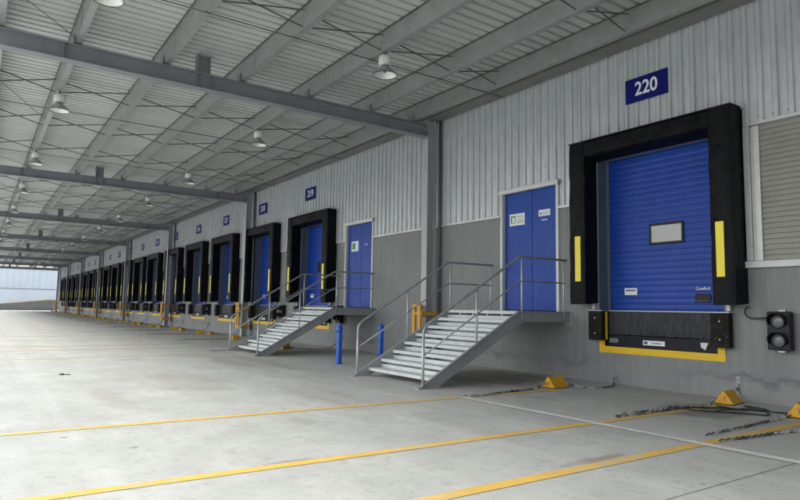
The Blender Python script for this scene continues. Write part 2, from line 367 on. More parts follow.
# ------------------------------------------------------------------ layout measured from the photograph (metres)
COLX = [13.67, 27.78, 41.95, 55.9, 69.8, 83.0, 96.2, 108.3]
DOCKC = [6.9, 21.35, 26.3, 31.3, 36.25, 41.25, 46.4, 51.1, 55.8, 60.8, 65.4, 70.1, 74.7, 79.3, 83.9, 88.5, 93.1, 97.7, 102.3]
DNUM = [220-i for i in range(len(DOCKC))]
X0, X1 = -62., 110.4  # unseen near end lengthened behind the camera to darken the near bays
WT = 6.84        # cladding top
DECK = 7.097
OW = 1.31        # dock opening half width
ORD = ['first','second','third','fourth','fifth','sixth','seventh','eighth','ninth','tenth','eleventh','twelfth','thirteenth','fourteenth','fifteenth','sixteenth','seventeenth','eighteenth','nineteenth','twentieth']

# ------------------------------------------------------------------ ground
g = MB(); g.quad((-400,-300,0),(900,-300,0),(900,700,0),(-400,700,0))
tag(g.build('ground', 'floor'), kind='structure')
# painted markings
for i, x in enumerate([3.85, 5.25, 7.93, 18.15, 21.3, 23.2, 26.9, 30.1, 33.4, 36.9, 40.2, 43.6, 47.9, 51.5, 57, 62.5, 69, 76, 84]):
    w = [.145, .135, .125][i] if i < 3 else .12
    y0 = [.75, .6, 1.75][i] if i < 3 else .9
    mb = MB(); n = 24; sl_ = [0, .014, .034][i] if i < 3 else 0; xb = [3.82, 5.2, 7.70][i] if i < 3 else x
    for k in range(n):      # slightly uneven hand painted edge
        ya, yb = y0+(14-y0)*k/n, y0+(14-y0)*(k+1)/n
        xa, xc = xb+sl_*ya, xb+sl_*yb; mb.quad((xa-w/2, ya, .004),(xa+w/2, ya, .004),(xc+w/2, yb, .004),(xc-w/2, yb, .004))
    o = mb.build('yellow_line', 'yellow_line'); tag(o, kind='structure')
mb = MB(); mb.quad((2.4,3.88,.008),(7.85,3.96,.008),(7.85,4.10,.008),(2.4,4.02,.008)); tag(mb.build('white_line', 'white_line'), kind='structure')
mb = MB(); mb.quad((17.2,4.05,.008),(20.4,4.05,.008),(20.4,4.16,.008),(17.2,4.16,.008)); tag(mb.build('white_line', 'white_line'), kind='structure')

# ------------------------------------------------------------------ warehouse building
B = thing('warehouse_building', 'long grey dock warehouse with ribbed metal cladding over concrete wall and row of blue doors', 'building', (0,0,0))
DOORS = [10.17, 18.02]       # personnel door centres
openings = [(c-OW, c+OW, .74, 4.66) for c in DOCKC] + [(c-.86, c+.86, 1.42, 4.30) for c in DOORS] + [(2.6, 4.93, 2.31, 4.60)]
openings.sort()
T = .42
mb = MB(); x = X0
for a, b_, z0, z1 in openings:
    mb.box(x, a, -T, 0, 0, 7.0); mb.box(a, b_, -T, 0, 0, z0); mb.box(a, b_, -T, 0, z1, 7.0); x = b_
mb.box(x, X1, -T, 0, 0, 7.0)
mb.box(X1-.4, X1, -34, -T, 0, 7.0); mb.box(X0, X0+.4, -34, -T, 0, 7.0); mb.box(X0, X1, -34.4, -34, 0, 7.0)
mb.build('concrete_wall', 'concrete', B)
MB().box(X0, X1, -34.4, -.02, 7.04, 7.3).build('roof', 'eave', B)
# cladding: bottom edge steps up over docks, doors and the louvre
steps = []
for c in DOCKC: steps.append((c-1.80, c+1.80, 5.04))
for c in DOORS: steps.append((c-.95, c+.95, 4.42))
steps.append((2.3, 5.10, 4.70)); steps.sort()
PER = .236
prof = [(0,0),(.082,0),(.094,.044),(.142,.044),(.154,0),(.188,0),(.195,.012),(.206,.012),(.213,0)]
def clad_bottom(x):
    for a, b_, z in steps:
        if a <= x < b_: return z
    return 3.80
def cladding(xa, xb, zb, zt, mb, y=.012, prof=prof, per=PER):
    xs = []
    n0 = int(math.floor(xa/per)); 
    for n in range(n0, int(xb/per)+2):
        for px, py in prof: xs.append((n*per+px, py))
    def h(x):
        f = (x/per-math.floor(x/per))*per
        P = prof+[(per, prof[0][1])]
        for i in range(len(P)-1):
            if P[i][0] <= f <= P[i+1][0]:
                t = (f-P[i][0])/max(1e-9, P[i+1][0]-P[i][0]); return P[i][1]+t*(P[i+1][1]-P[i][1])
        return 0
    pts = [(xa, h(xa))]+[p for p in xs if xa+1e-4 < p[0] < xb-1e-4]+[(xb, h(xb))]
    n = len(pts)
    vs = [(p[0], y+p[1], zb) for p in pts]+[(p[0], y+p[1], zt) for p in pts]
    mb.add(vs, [(i+1, i, n+i, n+i+1) for i in range(n-1)])
bp = sorted({X0, X1, *[s for a in steps for s in a[:2]]})
mb = MB(); fl = MB()
segs = []
for a, b_ in zip(bp[:-1], bp[1:]):
    if b_-a < .02: continue
    z = clad_bottom((a+b_)/2); cladding(a, b_, z, WT, mb); segs.append((a, b_, z))
mb.build('metal_cladding', 'clad', B)
for i, (a, b_, z) in enumerate(segs):           # drip flashing along each bottom edge and up each step
    fl.box(a+.002, b_-.002, .002, .062, z-.062, z-.002)
    if i+1 < len(segs) and abs(segs[i+1][2]-z) > .1:
        z2 = segs[i+1][2]; lo, hi = min(z, z2), max(z, z2)
        if z2 > z: fl.box(b_+.003, b_+.055, .004, .058, lo-.06, hi-.066)
        else: fl.box(b_-.055, b_-.003, .004, .058, lo-.06, hi-.066)
fl.build('flashing', 'flash', B, bevel=.004)
# eave soffit and its upright plate, then a dark panel for the gap's shade
mb = MB(); mb.box(X0, X1, .062, .52, WT-.045, WT-.035); mb.box(X0, X1, .51, .52, WT-.034, 7.07); es = mb.build('eave_soffit', 'eave', B)
MB().box(X0, X1, .525, .80, 6.99, 7.0).build('eave_gap_shade', 'rod', es)  # dark panel stands in for the deep shade inside the eave gap

# dock doors (part of the building): proto at centre x=0, copies per dock
def dock_door():
    y = -.30
    mb = MB(); P = []; z = 1.475
    pitch = .1183; k = 0
    while z < 4.66:
        d = .010 if k % 5 else .016
        P += [(z, 0), (z+.006, -d), (z+.014, -d), (z+.020, 0), (z+pitch*.5, .004)]; z += pitch; k += 1
    w = OW-.005; n = len(P)
    vs = [(-w, y+p[1], p[0]) for p in P]+[(w, y+p[1], p[0]) for p in P]
    mb.add(vs, [(i, i+1, n+i+1, n+i) for i in range(n-1)])
    mb.box(-w, w, y-.05, y-.02, 1.475, 4.66)
    d = mb.build('dock_door', 'blue_door', B)
    w = MB(); fx0, fx1, z0, z1 = -.43, .30, 2.78, 3.2; t = .045
    w.box(fx0, fx1, y+.001, y+.028, z0, z0+t); w.box(fx0, fx1, y+.001, y+.028, z1-t, z1); w.box(fx0, fx0+t, y+.001, y+.028, z0+t, z1-t); w.box(fx1-t, fx1, y+.001, y+.028, z0+t, z1-t)
    w.build('window_frame', 'black', d, bevel=.008)
    MB().box(fx0+t, fx1-t, y+.004, y+.012, z0+t, z1-t).build('window_pane', 'pane', d)
    h = MB(); h.box(-.92, -.62, y+.001, y+.02, 1.64, 1.80); h.build('handle_box', 'black', d, bevel=.01)
    MB().box(-.87, -.67, y+.021, y+.030, 1.665, 1.675).build('handle_bar', 'ink', d)
    MB().box(-OW+.005, OW-.005, y-.03, y+.02, 1.452, 1.474).build('bottom_seal', 'seal', d)
    MB().box(.60, .89, y+.005, y+.009, 1.79, 1.93).build('sticker', 'white', d)
    MB().box(.63, .86, y+.0095, y+.0115, 1.865, 1.90).build('sticker_print', 'ink', d)
    # steel jambs lining the opening
    for s in (1, -1):
        j = MB(); j.box(s*(OW-.02), s*(OW-.0045), -.335, -.012, 1.45, 4.655); j.box(s*(OW-.09), s*(OW-.0195), y+.004, y+.03, 1.48, 4.655)
        j.build('door_jamb', 'jamb', d)
    return d
dd = dock_door()
wall_text('door_lettering', 'Crawford', .085, -.775, -.285, 1.895, 'white', dd, .001, 0, .82)
doors = [dd]; dd.location = (DOCKC[0], 0, 0)
for c in DOCKC[1:]:
    o = copy_tree(dd, B); o.location = (c, 0, 0); doors.append(o)
for o in doors[1:]:
    for ch in o.children:
        if ch.name.startswith('window_pane'):
            ch.data = ch.data.copy() if ch.data.users > 0 else ch.data; ch.data.materials[0] = M['pane_dark']
# black sheet painting the darkness of the unlit hall behind the openings
MB().box(X0+.5, X1-.5, -1.2, -1.15, .02, 6.9).build('unlit_hall_sheet', 'dark', B)

# dock shelter
SH = []
def shelter():
    t = thing('dock_shelter', 'x', 'dock shelter', (0,0,0), 'black padded dock shelters along the warehouse wall')
    for s, x0, x1 in ((1, 1.325, 1.72), (-1, -1.72, -1.325)):
        mb = MB()      # side pad, slightly bowed, with a slanted foot
        zs = [1.62]+[1.75+i*.22 for i in range(15)]+[4.99]
        pro = []
        for z in zs:
            b_ = .006*math.sin(z*7+s)+.004*math.sin(z*17+2*s)
            pro.append([(x0, .0), (x0-.002+b_*.3, .40+b_), (x0+.03, .425+b_), (x1-.03, .425+b_*.8), (x1+b_*.3, .40+b_), (x1, .0)])
        vs = []
        for z, ring in zip(zs, pro):
            for k, (px, py) in enumerate(ring): vs.append((px, py, z-(.035*(py/.425) if z == zs[0] else 0)))
        n = 6; fs = [(i*n+k, i*n+(k+1)%n, (i+1)*n+(k+1)%n, (i+1)*n+k) for i in range(len(zs)-1) for k in range(n)]
        fs += [tuple(range(n))[::-1], tuple((len(zs)-1)*n+k for k in range(n))]
        if True: fs = [f[::-1] for f in fs]
        mb.add(vs, fs, True); p = mb.build('side_pad', 'pad', t)
        p.modifiers.new('es', 'EDGE_SPLIT').split_angle = math.radians(40)
        rx = (1.42, 1.56) if s > 0 else (-1.56, -1.42)
        MB().box(rx[0], rx[1], .425, .434, 2.06, 3.0).build('yellow_marker', 'reflector', p)
        br = MB(); bx = 1.36 if s > 0 else -1.44
        br.box(bx, bx+.07, .02, .07, 1.49, 1.60); br.build('foot_bracket', 'galv', t, bevel=.004)
    mb = MB(); mb.prism([(-1.322, .01, 4.60), (-1.322, .36, 4.66), (-1.322, .405, 4.70), (-1.322, .405, 4.97), (-1.322, .39, 4.992), (-1.322, .01, 4.993)], (2.644, 0, 0))
    mb.build('head_pad', 'pad', t, bevel=.012)
    mb = MB(); mb.box(-1.73, 1.73, .064, .42, 4.995, 5.012); mb.build('top_cover', 'black', t)
    return t
# leveller
def leveler():
    t = thing('dock_leveler', 'x', 'dock leveler', (0,0,0), 'dock levelers with yellow framed pits below the doors')
    lp = MB(); lp.box(-1.17, 1.095, -.07, -.035, .985, 1.435)
    for i in range(9): lp.box(-1.15+i*.25, -1.10+i*.25, -.034, -.024, .99, 1.05)
    lp.build('lip_plate', 'steel_dark', t, bevel=.004)
    MB().box(-1.30, 1.30, -.30, -.075, 1.40, 1.448).build('deck_edge', 'beam_dark', t)
    fb = MB().box(-1.20, 1.095, -.32, -.01, .745, .975).build('front_beam', 'beam_dark', t, bevel=.006)
    MB().box(-.46+.30, .0+.30, -.009, -.006, .81, .90).build('maker_plate', 'white', fb)
    MB().box(.20, .28, -.0055, -.004, .83, .88).build('plate_emblem', 'blue_ink', fb)
    MB().box(.86, 1.06, -.009, -.006, .82, .91).build('data_plate', 'ink', fb)
    MB().prism([(-1.0,-.006,.92),(-.86,-.006,.92),(-.86,-.006,.84),(-.94,-.006,.79)][::-1], (0,.004,0)).build('capacity_plate', 'offwhite', fb)
    MB().box(-1.03, -.84, -.033, -.012, .93, 1.0).build('toe_guard', 'beam_dark', t)
    y = MB(); y.box(-1.30, 1.305, .002, .008, .612, .742); y.box(1.17, 1.305, .002, .008, .744, .87); y.box(-1.30, -1.17, .002, .008, .744, .87)
    y.build('yellow_edge', 'yellow', t)
    for s in (1, -1):
        a, b_ = (1.115, 1.45) if s > 0 else (-1.46, -1.13)
        if s > 0: a = 1.125
        q = MB().box(a, b_, .032, .17, .86, 1.455).build('bumper', 'rubber', t, bevel=.012)
        for z in (1.0, 1.31):
            w = MB(); w.lathe([(.0,.178),(.014,.178),(.018,.1715),(.018,.165)], ((a+b_)/2, 0, z), 8, 'y'); w.build('bolt', 'galv', q)
        MB().box(a-.005, b_+.005, .004, .16, 1.457, 1.470).build('bumper_cap', 'galv', q)
    return t
s0 = shelter(); l0 = leveler()
wall_text('plate_lettering', 'Crawford', .055, .015, -.0035, .855, 'ink', [c for c in l0.children if c.name.startswith('front_beam')][0], .0005)
# traffic light
def traffic():
    t = thing('dock_traffic_light', 'x', 'traffic light', (0,0,0), 'black dock traffic lights between the doors')
    h = MB().box(-.17, .17, .05, .20, .88, 1.49).build('housing', 'black', t, bevel=.015)
    for z in (1.335, 1.035):
        m_ = MB(); n = 24
        vs = []; 
        for d, L in ((0, 0), (1, 1)):
            for k in range(n+1):
                a = math.radians(-25+230*k/n); 
                vs.append((.125*math.cos(a), .20 + (L*(.10+.05*math.sin(a))), z+.125*math.sin(a)))
        m_.add(vs, [(k, k+1, n+1+k+1, n+1+k) for k in range(n)], True)
        v = m_.build('visor', 'black', h); so = v.modifiers.new('s', 'SOLIDIFY'); so.thickness = .006
        MB().lathe([(.0,.225),(.04,.223),(.075,.215),(.098,.203)], (0,0,z), 24, 'y').build('lens', 'lens', h)
        MB().lathe([(.098,.2005),(.098,.215),(.118,.215),(.118,.2005)], (0,0,z), 24, 'y').build('lens_ring', 'black', h)
    b_ = MB(); b_.box(-.05,.05,.0,.05,1.495,1.52); b_.box(-.05,.05,.0,.12,.845,.872); b_.box(-.03,.03,.0,.049,1.0,1.4); b_.build('mounting_bracket', 'galv', t)
    return t
t0 = traffic()
# number sign (base)
def number_sign():
    t = thing('number_sign', 'x', 'sign', (0,0,0), 'blue dock number signs on the cladding')
    MB().box(-.47, .47, .052, .066, 5.645, 6.145).build('sign_plate', 'blue_sign', t, bevel=.003)
    return t
n0 = number_sign()
SC = [6.97, 21.8, 26.7, 31.74, 36.65, 41.67, 46.75, 51.5, 56.2, 61.1, 65.75, 70.4, 75.0, 79.6, 84.2, 88.8, 93.4, 98.0, 102.6]
PR = [(s0,l0,t0,n0)]+[tuple(copy_tree(q) for q in (s0,l0,t0,n0)) for c in DOCKC[1:]]
for i, c in enumerate(DOCKC):
    num = DNUM[i]; a, b_, c_, d_ = PR[i]
    nth = 'nearest to' if i == 0 else ORD[i]+' from'; place = '%s the camera' % nth
    a.location = (c,0,0); b_.location = (c,0,0); c_.location = (c-2.25,0,0); d_.location = (SC[i],0,0)
    a['label'] = 'black padded shelter round a blue dock door, with yellow strips, ' + place
    b_['label'] = 'black dock leveler with bumpers and yellow edge, ' + place
    c_['label'] = 'black two lens dock traffic light on concrete wall, ' + place
    d_['label'] = 'navy wall sign reading %d in white, %s' % (num, place)
    wall_text('digits', str(num), .38, 0, .0675, 5.895, 'white', d_, .008, 0, .88)
    if i == 0: c_.location = (4.65, 0, 0)

MB().box(1.10, 1.16, .002, .022, .875, 1.44).build('yellow_edge', 'yellow', l0)
# cable hook of nearest traffic light
mb = MB(); mb.tube([(5.16,.03,1.56),(5.20,.05,1.55),(5.225,.06,1.48),(5.20,.06,1.41),(5.13,.06,1.375),(5.0,.07,1.375),(4.83,.10,1.39)], .013, 8)
tag(mb.build('cable_hook', 'cable'), 'short curled black cable entering the wall beside the nearest dock traffic light', 'cable')

# ------------------------------------------------------------------ louvre (part of the building)
LV = bpy.data.objects.new('louver', None)
mb = MB(); z = 2.33
while z < 4.56:
    mb.add([(2.55,-.012,z+.094),(4.90,-.012,z+.094),(4.90,.028,z+.006),(2.55,.028,z+.006),(2.55,.018,z),(4.90,.018,z),(4.90,-.02,z+.012),(2.55,-.02,z+.012)], [(0,1,2,3),(3,2,5,4),(4,5,6,7)]); z += .088
lv = mb.build('louver', 'louver', B)
fr = MB(); fr.box(4.903,5.0,-.02,.05,2.33,4.62); fr.box(5.06,5.16,.004,.058,2.33,4.634); fr.box(5.003,5.057,.002,.02,2.33,4.62); fr.build('louver_frame', 'flash', lv, bevel=.004)
MB().box(2.4, 5.22, .003, .075, 2.215, 2.325).build('louver_sill', 'offwhite', lv, bevel=.005)

# ------------------------------------------------------------------ personnel doors (parts of the building)
for i, c in enumerate(DOORS):
    fr = MB(); fr.box(c-.93, c-.855, -.06, .045, 1.425, 4.30); fr.box(c+.855, c+.93, -.06, .045, 1.425, 4.30); fr.box(c-.98, c+.97, -.06, .075, 4.302, 4.385)
    d = MB(); d.box(c-.85, c-.062, -.10, -.055, 1.44, 4.295); d.box(c-.050, c+.82, -.10, -.055, 1.44, 4.295)
    dr = d.build('personnel_door', 'blue_leaf', B, bevel=.004)
    fr.build('door_frame', 'offwhite', dr, bevel=.004)
    MB().box(c-1.0, c-.96, .078, .10, 4.27, 4.40).build('frame_end_cap', 'ink', dr)
    MB().box(c-.85, c+.85, -.2, -.15, 1.43, 4.3).build('door_gap_shade', 'dark', dr)  # black panel painting the shade seen through the gaps round the leaves
    # notices
    if i == 0:
        p = MB().box(c+.19, c+.69, -.054, -.049, 3.50, 3.79).build('exit_notice', 'white', dr)
        q = MB(); q.box(c+.49, c+.65, -.0485, -.047, 3.56, 3.74); q.build('green_pictogram', 'green', dr)
        q = MB(); q.box(c+.515, c+.60, -.0465, -.0455, 3.575, 3.70); q.prism([(c+.47,-.0465,3.61),(c+.50,-.0465,3.66),(c+.44,-.0465,3.66)], (0,.001,0)); q.build('pictogram_figure', 'white', dr)
        q = MB()
        for k, zz in enumerate((3.70, 3.655, 3.60, 3.555)):
            for m_ in range(4): q.box(c+.235+.055*m_, c+.235+.055*m_+.035, -.0485, -.0475, zz, zz+(.022 if k != 1 else .008))
        q.build('notice_print', 'ink', dr)
        q = MB().box(c-.61, c-.26, -.054, -.049, 3.64, 3.79).build('small_notice', 'white', dr)
        q = MB(); q.box(c-.35, c-.30, -.0485, -.0475, 3.67, 3.73)
        for m_ in range(4): q.box(c-.57+.05*m_, c-.54+.05*m_, -.0485, -.0475, 3.71, 3.735); q.box(c-.57+.05*m_, c-.54+.05*m_, -.0485, -.0475, 3.67, 3.685)
        q.build('small_notice_print', 'ink', dr)
        MB().box(c-.53, c-.34, -.054, -.048, 3.535, 3.56).build('door_name_strip', 'offwhite', dr)
    else:
        MB().box(c+.15, c+.62, -.054, -.049, 3.38, 3.73).build('exit_notice', 'white', dr)
        q = MB(); q.box(c+.36, c+.56, -.0485, -.047, 3.45, 3.67); q.build('green_pictogram', 'green', dr)
        MB().box(c-.46, c-.28, -.054, -.048, 3.56, 3.585).build('door_name_strip', 'offwhite', dr)
    MB().box(c-.035, c-.02, -.054, -.046, 2.42, 2.52).build('keyhole_plate', 'blue_leaf', dr)

# ------------------------------------------------------------------ canopy
CN = thing('dock_canopy', 'grey steel canopy roof on columns and purlins sheltering the loading docks', 'canopy', (0,0,0))
mb = MB(); per = .25; x = X0; Y1 = 10.9
pts = []
while x < X1+.6:
    pts += [(x, 0), (x+.175, 0), (x+.19, .055), (x+.235, .055)]; x += per
n = len(pts)
vs = [(p[0], -.0, DECK+p[1]) for p in pts]+[(p[0], Y1, DECK+p[1]) for p in pts]
mb.add(vs, [(i, i+1, n+i+1, n+i) for i in range(n-1)])
dk = mb.build('roof_sheeting', 'deck', CN); so = dk.modifiers.new('s', 'SOLIDIFY'); so.thickness = .003; so.offset = 1
MB().box(X0, X1+.6, Y1+.002, Y1+.03, 6.70, 7.12).build('edge_fascia', 'offwhite', CN)
PB, PT = 6.665, 7.085
PY = [.87, 2.27, 4.08, 5.84, 7.56, 9.28, 10.60]
BEAMX = [-42.5,-28.4,-14.3,-.25]+COLX
for k, y in enumerate(PY):
    mb = MB(); f = .125; gap_shade = MB()
    mb.box(X0, X1+.4, y+f-.006, y+f, PB, PT)                                  # web faces the yard
    mb.box(X0, X1+.4, y, y+f-.007, PB, PB+.007); mb.box(X0, X1+.4, y, y+f-.007, PT-.007, PT); mb.box(X0, X1+.4, y, y+.006, PB+.008, PB+.03)
    mb.box(X0, X1+.4, y+f+.001, y+f+.02, PT-.022, PT-.016)
    gap_shade.box(X0, X1+.4, y-.012, y+f+.03, PT+.001, PT+.006); gap_shade.box(X0, X1+.4, y+f+.031, y+f+.036, PT-.012, PT+.005)  # dark strips paint the shadow line between purlin top and deck
    for X in BEAMX:                                                       # cleats and sleeve laps
        mb.box(X-.95, X-.943, y+f+.001, y+f+.008, PB, PT-.03); mb.box(X+.943, X+.95, y+f+.001, y+f+.008, PB, PT-.03)
        for dx in (-.9, -.82, .82, .9): mb.box(X+dx, X+dx+.016, y+f+.001, y+f+.012, PT-.06, PT-.044); 
    po = mb.build('purlin', 'purlin', CN); gap_shade.build('deck_gap_shade', 'rod', po)
# bolt dots along purlin top lip
BZ0, BZ1, BW = 6.285, 6.635, .25
for X in BEAMX:
    mb = MB()
    mb.box(X-BW/2, X+BW/2, .50, Y1, BZ0, BZ0+.018); mb.box(X-BW/2, X+BW/2, .50, Y1, BZ1-.018, BZ1); mb.box(X-.006, X+.006, .50, Y1, BZ0+.018, BZ1-.018)
    for y in (1.9, 6.68, 6.96, 9.6): mb.box(X-BW/2+.01, X-.006, y-.006, y+.006, BZ0+.019, BZ1-.019)
    bm_ = mb.build('main_beam', 'beam', CN)
    st = MB(); st.box(X-BW/2, X+BW/2, 6.68, 6.695, BZ1+.001, 7.07); st.box(X-BW/2, X+BW/2, 6.945, 6.96, BZ1+.001, 7.07); st.box(X-.006, X+.006, 6.696, 6.944, BZ1+.001, 7.07); st.build('stub_post', 'beam', bm_)
    cl = MB()
    for y in PY: MB().box(X-.12, X+.12, y+.147, y+.155, BZ1, BZ1+.2).build('purlin_cleat', 'beam', bm_)
    if X > 0:
        cm = MB(); w = .25; ya, yb = .21, .49
        cm.box(X-w/2, X+w/2, yb-.014, yb, .02, 6.83); cm.box(X-w/2, X+w/2, ya, ya+.014, .02, 6.83); cm.box(X-.005, X+.005, ya+.014, yb-.014, .02, 6.83)
        co = cm.build('column', 'column', CN)
        MB().box(X-.2, X+.2, .10, .56, .004, .019).build('base_plate', 'column', co)
        for dy in (-.04, ): pass
        cp = MB(); cp.box(X-.11, X+.11, .491, .499, BZ0-.05, BZ1); cp.build('end_plate', 'beam', co)
        # dark downpipe in the gap behind the column
        dp = MB(); dp.tube([(X-.18,.10,.3),(X-.18,.10,WT)], .04, 8); dp.build('downpipe', 'rod', co)
# bridging
def strut(mb, x, a, b):
    (ya, za), (yb, zb) = a, b
    d = Vector((0, yb-ya, zb-za)).normalized(); nrm = Vector((0, -d.z, d.y))*.014
    A = Vector((x, ya, za)); Bv = Vector((x, yb, zb))
    mb.prism([A-nrm+Vector((-.018,0,0)), A+nrm+Vector((-.018,0,0)), A+nrm+Vector((-.014,0,0)), A-nrm+Vector((-.014,0,0))], Bv-A)
    mb.prism([A+nrm+Vector((-.014,0,0)), A+nrm+Vector((.02,0,0)), A+nrm*.8+Vector((.02,0,0)), A+nrm*.8+Vector((-.014,0,0))], Bv-A)
bays = list(zip([-.25]+COLX[:-1], COLX))
spots = []
for a, b_ in bays:
    for q in (.25, .5, .75):
        for k in range(len(PY)-1): spots.append((a+(b_-a)*q, k))
rest = MB()
for i, (x, k) in enumerate(spots):
    mb = MB() if i < 99 else rest
    y0, y1 = PY[k]+.135, PY[k+1]-.005
    strut(mb, x, (y0, PT-.08), (y1, PB+.03)); strut(mb, x+.07, (y0, PB+.035), (y1, PT-.10))
    if i < 99: mb.build('cross_bridging', 'rod', CN)
tag(rest.build('cross_bridging', 'rod', CN), kind='stuff')
for i, X in enumerate(COLX):
    for dx in (-3.0, 5.03):
        if X+dx > X1: continue
        MB().tube([(X+dx, .35, PB-.015), (X+dx, 10.7, PB-.015)], .012, 6).build('tie_rod', 'rod', CN)
    if i < 5:
        MB().tube([(X-1.9, 10.6, PB+.01), (X-.15, 9.36, PB+.05)], .008, 6).build('diagonal_rod', 'rod', CN)
        MB().tube([(X+3.5, 10.55, PB+.01), (X+6.6, 9.36, PB+.05)], .008, 6).build('diagonal_rod', 'rod', CN)

# high bay lamps
def lamp():
    t = thing('pendant_lamp', 'x', 'lamp', (0,0,0), 'white high bay lamps hanging from the purlins')
    h = MB(); h.tube([(0,0,0),(0,0,-.12)], .012, 6); h.box(-.03,.03,-.03,.03,-.10,-.06); h.tube([(0,-.03,-.02),(0,0,-.05),(0,.03,-.02)], .008, 6); h.build('hanger', 'rod', t)
    MB().lathe([(0,-.10),(.06,-.10),(.13,-.112),(.145,-.135),(.145,-.29),(.13,-.31),(.075,-.32),(.06,-.325)], (0,0,0), 24).build('ballast_housing', 'lamp_white', t)
    fn = MB()
    for k in range(12):
        a = 2*math.pi*k/12; fn.box(.085*math.cos(a)-.006, .085*math.cos(a)+.006, .085*math.sin(a)-.006, .085*math.sin(a)+.006, -.375, -.322)
    fn.build('cooling_fins', 'alu', t)
    r = MB().lathe([(.06,-.322),(.09,-.38),(.16,-.42),(.215,-.48),(.255,-.545),(.262,-.56)], (0,0,0), 32).build('reflector', 'alu', t)
    MB().lathe([(.0,-.36),(.07,-.385),(.15,-.43),(.208,-.485),(.248,-.545),(.256,-.558)], (0,0,0), 32).build('reflector_lining', 'lamp_in', r)
    rim = MB(); rim.tube([(.258*math.cos(2*math.pi*k/32), .258*math.sin(2*math.pi*k/32), -.56) for k in range(32)], .007, 6, closed=True); rim.build('rim', 'black', r)
    MB().lathe([(.0,-.50),(.03,-.49),(.045,-.45),(.035,-.40),(.02,-.375)], (0,0,0), 12).build('bulb', 'lens', r)
    return t
lp0 = lamp(); first = True
LX = []
for X in COLX: LX += [X-3.45, X+3.4]
for row, (y, rn) in enumerate(((4.13, 'from the camera in the row nearer the dock wall'), (9.33, 'from the camera in the outer row'))):
    xs_ = [x for x in LX if x < X1-3]
    for k, x in enumerate(xs_):
        o = lp0 if first else copy_tree(lp0); first = False
        o.location = (x, y, PB+.01); o.scale = (.92, .92, .88); o['label'] = 'white high bay lamp, %s %s' % (ORD[k], rn)

# ------------------------------------------------------------------ stairs
def stair(xn, xf, label):
    W_ = xf-xn
    t = thing('steel_staircase', label, 'staircase', (xn, 0, 0), 'galvanised steel stairs up to the blue personnel doors')
    zt = 1.42; yl = 1.60; yf = 4.02; n = 8
    sl = zt/(yf-yl)
    # stringers: channel with knee at the landing
    for nm, xs_ in (('stringer', (0.0, .012)), ('stringer', (W_-.012, W_))):
        s = MB(); d = .22
        pts = [(.02, zt), (yl, zt), (yf+.06, .03), (yf+.06, .012), (yf-.33, .012), (yl-.10, zt-d), (.02, zt-d)]
        s.prism([(xs_[0], a, b_) for a, b_ in pts], (xs_[1]-xs_[0], 0, 0))
        side = -1 if xs_[0] == 0 else 1
        fx0, fx1 = (-.05, -.001) if side < 0 else (W_+.001, W_+.05)
        # flanges top and bottom
        def flange(a, b_):
            A = Vector((fx0, a[0], a[1])); Bv = Vector((fx0, b_[0], b_[1])); dn = Vector((0, 0, -.012))
            s.prism([A, A+dn, Bv+dn, Bv], (fx1-fx0, 0, 0))
        flange((.02, zt), (yl-.003, zt)); flange((yl, zt), (yf+.03, .05)); flange((yl-.10, zt-d+.012), (.02, zt-d+.012)); flange((yf-.33, .026), (yl-.106, zt-d+.012))
        s.build(nm, 'stringer', t)
        MB().box(fx0-.02, fx1+.04, yf-.34, yf+.12, .001, .011).build('foot_plate', 'galv', t)
    # landing
    l = MB(); l.box(.014, W_-.014, .015, yl-.01, zt-.012, zt+.004); l.box(.014, W_-.014, .02, .03, zt-.2, zt-.013); l.box(.014, W_-.014, yl-.016, yl-.01, zt-.06, zt-.013)
    for k in range(4): l.box(.014+W_*(k+1)/5, .05+W_*(k+1)/5, .03, yl-.03, zt-.10, zt-.013)
    l.build('landing', 'tread', t)
    MB().box(-.10, .14, .003, .013, zt-.30, zt+.0).build('wall_plate', 'stringer', t); MB().box(W_-.14, W_+.10, .003, .013, zt-.30, zt+.0).build('wall_plate', 'stringer', t)
    run = (yf-yl)/n
    for k in range(n-1):
        z = zt*(n-1-k)/n; y = yl+run*(k+.02)
        r = MB(); r.box(.014, W_-.014, y-.005, y+run*1.02, z-.004, z); r.box(.014, W_-.014, y+run*1.02, y+run*1.02+.005, z-.062, z); r.box(.014, W_-.014, y-.010, y-.006, z-.004, z+.070)
        r.box(.014, .018, y, y+run*.9, z-.06, z-.005); r.box(W_-.018, W_-.014, y, y+run*.9, z-.06, z-.005)
        r.build('tread', 'tread', t)
    # handrails
    def zr(y): return zt+(yl-y)*sl
    for x in (-.02, W_+.02):
        hr = MB(); top = 1.10; yb = yf-.02
        z1 = zr(yb)+top-.02
        P = [(x, yb, .03), (x, yb, z1-.12), (x, yb-.012, z1-.05), (x, yb-.05, z1+.012), (x, yb-.12, z1+.07)]
        kz = zt+1.12; ky = yl-.06
        P += [(x, ky+.08, kz-.04), (x, ky+.02, kz-.008), (x, ky-.06, kz), (x, .12, kz)]
        hr.tube(P, .024, 10)
        o = hr.build('handrail', 'rail', t)
        mr = MB(); mr.tube([(x, yb, zr(yb)+.58), (x, ky+.06, kz-.53), (x, ky-.05, kz-.50), (x, .16, kz-.50)], .016, 8); mr.build('mid_rail', 'rail', t)
        for yy, za, zb_ in ((ky-.05, zt-.15, kz), (.20, zt-.15, kz), (2.72, zr(2.72)-.05, zr(2.72)+1.08)):
            MB().tube([(x, yy, za), (x, yy, zb_)], .020, 8).build('rail_post', 'galv', t)
        lower = MB(); lower.tube([(x, yb, .03), (x, yb, .9)], .0255, 10); lower.build('newel_post', 'galv', t)
    return t
stair(8.98, 11.25, 'galvanised steel staircase nearer the camera leading up to the first blue personnel door')
stair(16.86, 19.12, 'galvanised steel staircase farther from the camera beside dock 219')
